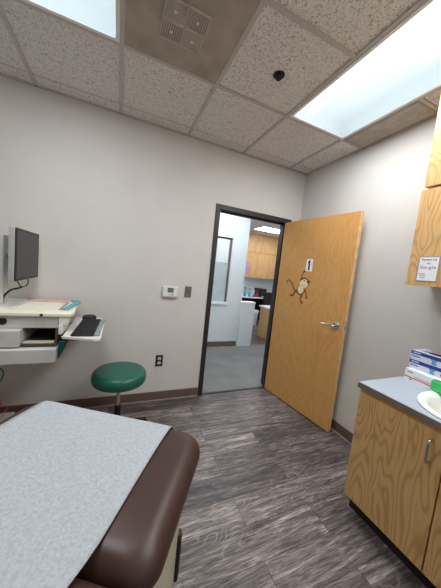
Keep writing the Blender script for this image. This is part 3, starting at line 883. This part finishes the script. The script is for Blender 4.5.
# ------------------------------------------------------------------ upper cabinets
UX = 1.75
def upper(z0, z1, y1, y0, label, grp='wooden wall cabinets'):
    t = thing('wall_cabinet', label, 'cabinet', (UX+.15, (y0+y1)/2, z0), 0, grp)
    oy = (y0+y1)/2; ox = UX+.15; h = z1-z0
    bx('carcass', 'oak_cabinet', UX+.02-ox, R-.001-ox, y0+.001-oy, y1-.001-oy, 0, h, t)
    bx('door', 'oak_cabinet', UX-ox, UX+.019-ox, y0+.0015-oy, y1-.0015-oy, -.004, h-.006, t, .0012)
UY1 = -1.49
upper(1.483, 2.088, UY1+.004, -1.96, 'lower oak wall cabinet bearing the white review notice')
upper(1.483, 2.088, -1.962, -2.42, 'lower oak wall cabinet beside the one bearing the notice')
upper(2.102, 2.714, UY1-.006, -1.96, 'upper oak wall cabinet reaching the ceiling')
def text_mesh(name, s, size, mat, parent, M, bold=0, chars=None):
    cu = bpy.data.curves.new('t', 'FONT'); cu.body = s; cu.size = size; cu.align_x = 'CENTER'; cu.extrude = .0002; cu.offset = bold
    o = bpy.data.objects.new('t', cu); COL.objects.link(o)
    dg = bpy.context.evaluated_depsgraph_get(); me = bpy.data.meshes.new_from_object(o.evaluated_get(dg))
    bpy.data.objects.remove(o)
    me.transform(M); me.materials.clear(); me.materials.append(MATS[mat]); me.name = name
    r = bpy.data.objects.new(name, me); COL.objects.link(r); r.parent = parent
    return r
def notice():
    t = thing('notice_sign', 'small white printed notice asking for reviews on oak wall cabinet', 'sign', (UX, -1.598, 1.585))
    # local: y from + (left in view) to -, x- towards room
    bx('backing', 'grey_ink', -.0015, -.0002, -.056, .056, -.078, .078, t)
    bx('sheet', 'white_card', -.0024, -.0015, -.050, .050, -.072, .072, t)
    def M(cy, z): # text x -> -y, text y -> z, normal -> -x
        return Matrix(((0, 0, -1, -.0026), (-1, 0, 0, cy), (0, 1, 0, z), (0, 0, 0, 1)))
    text_mesh('heading', 'Review Us', .0185, 'black_ink', t, M(0, .052), .0002)
    text_mesh('heading', 'on', .017, 'black_ink', t, M(0, .030), .0002)
    xs = [-.036, -.021, -.0075, .006, .0175, .0275]
    for ch, x, m in zip('Google', (-.034, -.016, -.002, .012, .024, .035), ('blue_ink', 'red_ink', 'yellow_ink', 'blue_ink', 'green_ink', 'red_ink')):
        text_mesh('letter', ch, .027, m, t, M(-x, .002), .0003)
    bm = bm_()
    for k in range(3): box(bm, -.0028, -.0024, .008, .042-.004*k, -.034-k*.012, -.029-k*.012)
    obj('small_print', bm, 'grey_ink', t)
notice()

# ------------------------------------------------------------------ hallway and nook beyond
bm = bm_()
wx0, wx1, wz0, wz1 = 1.22, 1.93, .84, 2.06
box(bm, -.7, wx0, HY, HY+.12, 0, H); box(bm, wx1, 2.25, HY, HY+.12, 0, H); box(bm, wx0, wx1, HY, HY+.12, 0, wz0); box(bm, wx0, wx1, HY, HY+.12, wz1, H)
struct(obj('wall_hall', bm, 'hall_paint'), 'pale blue-white corridor wall')
struct(bx('wall_hall_end', 'hall_paint', -.7, -.6, WT, HY, 0, H))
struct(bx('wall_hall_right', 'hall_paint', 5.3, 5.4, WT, 4.75, 0, H))
struct(bx('wall_nook_back', 'hall_paint', 2.15, 5.3, 4.63, 4.75, 0, H))
struct(bx('wall_nook_left', 'hall_paint', 2.15, 2.25, HY+.12, 4.63, 0, H))
struct(bx('wall_office', 'beige_room', .2, 2.149, 3.2, 3.3, 0, H), 'beige wall seen through the corridor window')
struct(bx('wall_office_side', 'beige_room', .1, .2, HY+.12, 3.3, 0, H))
struct(bx('floor_office', 'carpet', .2, 2.15, HY+.12, 3.2, -.05, 0))
struct(bx('baseboard_hall', 'baseboard_vinyl', -.6, 2.22, HY-.008, HY, .002, .10))
struct(bx('wall_half', 'hall_paint', 2.235, 2.545, HY-.03, HY+.12, 0, .865, bevel=.002), 'low pale half wall')
struct(bx('trim_5', 'white_card', 2.23, 2.552, HY-.036, HY+.126, .865, .89, bevel=.003), 'white cap on the half wall')
def hall_window():
    w = bpy.data.objects.new('window_1', None); COL.objects.link(w); w['kind'] = 'structure'
    bm = bm_(); f = .025
    for a in ((wx0, wx0+f, wz0, wz1), (wx1-f, wx1, wz0, wz1), (wx0+f, wx1-f, wz0, wz0+f), (wx0+f, wx1-f, wz1-f, wz1)):
        box(bm, a[0], a[1], HY+.03, HY+.09, a[2], a[3])
    obj('window_frame', bm, 'brown_plate', w)
    bx('window_sill', 'white_card', wx0, wx1+.01, HY-.02, HY+.03, wz0-.02, wz0+.028, w)
    bx('pane', 'window_glass', wx0+f, wx1-f, HY+.056, HY+.062, wz0+f, wz1-f, w)
    bx('frosted_film', 'frost_film', wx0+f, wx1-f, HY+.063, HY+.065, wz0+f, 1.60, w, label='frosted lower half')
hall_window()
t = thing('framed_picture', 'small dark picture on beige wall behind the corridor window', 'picture', (1.9, 3.2, 1.85))
bx('picture_frame', 'brown_plate', -.14, .14, -.02, 0, -.16, .16, t); bx('print', 'beige_room', -.12, .12, -.022, -.02, -.14, .14, t)
def flat_light(x0, x1, y0, y1, label):
    t = thing('ceiling_light', label, 'ceiling light', ((x0+x1)/2, (y0+y1)/2, H), 0, 'lit ceiling panels')
    w = (x1-x0)/2; l = (y1-y0)/2
    bx('frame', 'white_card', -w, w, -l, l, -.008, 0, t); bx('diffuser', 'hall_lens', -w+.02, w-.02, -l+.02, l-.02, -.012, -.008, t)
flat_light(3.47, 4.69, 3.12, 3.64, 'lit ceiling panel over the office nook seen through doorway')
flat_light(.9, 2.1, .62, 1.22, 'lit ceiling panel of the corridor outside the doorway')
flat_light(3.2, 4.4, 1.0, 1.6, 'lit ceiling panel of the corridor further right')
flat_light(.6, 1.8, 2.2, 2.8, 'lit ceiling panel in the room behind the corridor window')
# wall-hung cabinets of the nook
def nook_cab(x0, x1, label):
    t = thing('wall_cabinet', label, 'cabinet', ((x0+x1)/2, 4.46, 1.33), 0, 'light wood cabinets of the office nook')
    w = (x1-x0)/2
    bx('carcass', 'nook_wood', -w+.001, w-.001, -.14, .169, 0, .8, t)
    for s in (-1, 1):
        a, b_ = (-w+.002, -.002) if s < 0 else (.002, w-.002)
        d = bx('door', 'nook_wood', a, b_, -.16, -.141, .003, .797, t, .002)
        bx('handle', 'steel', s*.03-.004, s*.03+.004, -.185, -.165, .05, .15, d)
nook_cab(3.20, 4.09, 'light wood wall cabinet with purple sheet on its door')
nook_cab(4.095, 5.0, 'light wood wall cabinet right of the purple sheet')
bx_ = bx('wall_soffit', 'nook_wood', 2.25, 5.3, 4.3, 4.629, 2.135, H-.001); struct(bx_, 'wood fronted soffit over the nook cabinets')
tag(bx('paper_sheet', 'purple_paper', 3.63, 3.80, 4.296, 4.2995, 1.42, 1.80), 'purple sheet taped to a far wood cabinet door', 'paper')
def desk():
    t = thing('office_desk', 'long white-topped desk along the far wall of the nook', 'desk', (3.6, 4.2, 0))
    bx('desktop', 'desk_white', -1.34, .72, -.42, .42, .72, .75, t, .003)
    bx('side_panel', 'toe_kick', -1.3, -1.27, -.35, .41, 0, .719, t); bx('side_panel', 'toe_kick', .66, .69, -.35, .41, 0, .719, t)
    bx('modesty_panel', 'toe_kick', -1.27, .66, .2, .22, .25, .719, t)
desk()
def bottle(x, y, label, s=1, m='bottle_blue'):
    t = thing('pump_bottle', label, 'bottle', (x, y, .7505), 0, 'bottles on the nook desk')
    bm = bm_(); lathe(bm, [(.045*s, 0), (.05*s, .01), (.05*s, .14*s), (.035*s, .17*s), (.02*s, .19*s)], seg=20); obj('bottle_body', bm, m, t, smooth=True)
    bm = bm_(); cyl(bm, (0, 0, .19*s), (0, 0, .25*s), .015, seg=12); box(bm, -.05*s, .012, -.01, .01, .24*s, .26*s); obj('pump', bm, 'bottle_cap', t)
bottle(3.42, 3.90, 'leftmost blue bottle on the far desk', 1.0)
bottle(3.58, 3.92, 'middle blue bottle on the far desk', 1.05)
bottle(3.73, 3.90, 'rightmost blue bottle on the far desk, beside the red stapler', .95)
t = thing('desk_stapler', 'red desk tool left of the black printer on far desk', 'office tool', (3.98, 3.95, .7505))
bm = bm_(); prism(bm, [(-.10, 0), (.09, 0), (.09, .05), (.05, .17), (.03, .17), (.02, .07), (-.10, .04)], -.03, .03, Matrix(((1, 0, 0, 0), (0, 0, 1, 0), (0, 1, 0, 0), (0, 0, 0, 1)))); obj('body', bm, 'red_plastic', t, .004)
bx('base', 'black_plastic', -.12, .10, -.04, .04, -.0, .012, t)
def printer():
    t = thing('printer', 'black office printer on the far desk', 'printer', (4.2, 4.05, .7505))
    bx('body', 'black_plastic', -.10, .18, -.18, .2, 0, .17, t, .02)
    bx('lid', 'black_plastic', -.11, .13, -.16, .21, .175, .27, t, .015)
    bx('paper_tray', 'grey_plastic', -.07, .15, -.24, -.181, .03, .045, t)
printer()
def office_chair():
    t = thing('office_chair', 'black office chair in front of the far desk', 'chair', (4.0, 2.95, 0))
    bm = bm_(); prism(bm, rrect(-.24, .24, -.24, .24, .08), .44, .52); obj('seat', bm, 'dark_cloth', t, .02)
    bm = bm_(); prism(bm, rrect(-.22, .22, .56, .98, .08), .22, .28, Matrix(((1, 0, 0, 0), (0, 0, 1, 0), (0, 1, 0, 0), (0, 0, 0, 1)))); obj('backrest', bm, 'dark_cloth', t, .02)
    bm = bm_(); tube(bm, smooth_pts([(0, .1, .43), (0, .27, .45), (0, .29, .6)]), .02, 8); obj('back_support', bm, 'black_plastic', t, smooth=True)
    bm = bm_(); cyl(bm, (0, 0, .1), (0, 0, .44), .025); obj('column', bm, 'black_plastic', t)
    for k in range(5):
        a = 2*PI*k/5; bm = bm_(); tube(bm, [(0, 0, .1), (.27*math.cos(a), .27*math.sin(a), .07)], .022, 8, .014); cyl(bm, (.27*math.cos(a), .27*math.sin(a)-.015, .03), (.27*math.cos(a), .27*math.sin(a)+.015, .03), .03, seg=14); obj('leg', bm, 'black_plastic', t)
office_chair()
t = thing('waste_bin', 'grey-white round waste bin on the nook floor', 'bin', (3.62, 3.40, 0))
bm = bm_(); lathe(bm, [(.12, 0), (.125, .005), (.15, .40), (.158, .405), (.158, .42), (.145, .42), (.115, .02), (.01, .018)], seg=32); obj('bin_body', bm, 'bin_plastic', t, smooth=True)
bm = bm_(); lathe(bm, [(.149, .36), (.162, .41), (.163, .425), (.155, .428), (.146, .40)], seg=32); obj('liner', bm, 'white_card', t, smooth=True)
def peninsula():
    t = thing('side_cabinet', 'wood cabinet with white top just inside the nook', 'cabinet', (3.5, 2.0, 0))
    bx('carcass', 'nook_wood', -.35, .4, -.30, .33, .0, .70, t, .002); bx('cabinet_top', 'desk_white', -.38, .42, -.32, .36, .70, .735, t, .003)
    bx('door', 'nook_wood', -.33, .0, -.319, -.301, .05, .69, t); bx('door', 'nook_wood', .004, .38, -.319, -.301, .05, .69, t)
peninsula()
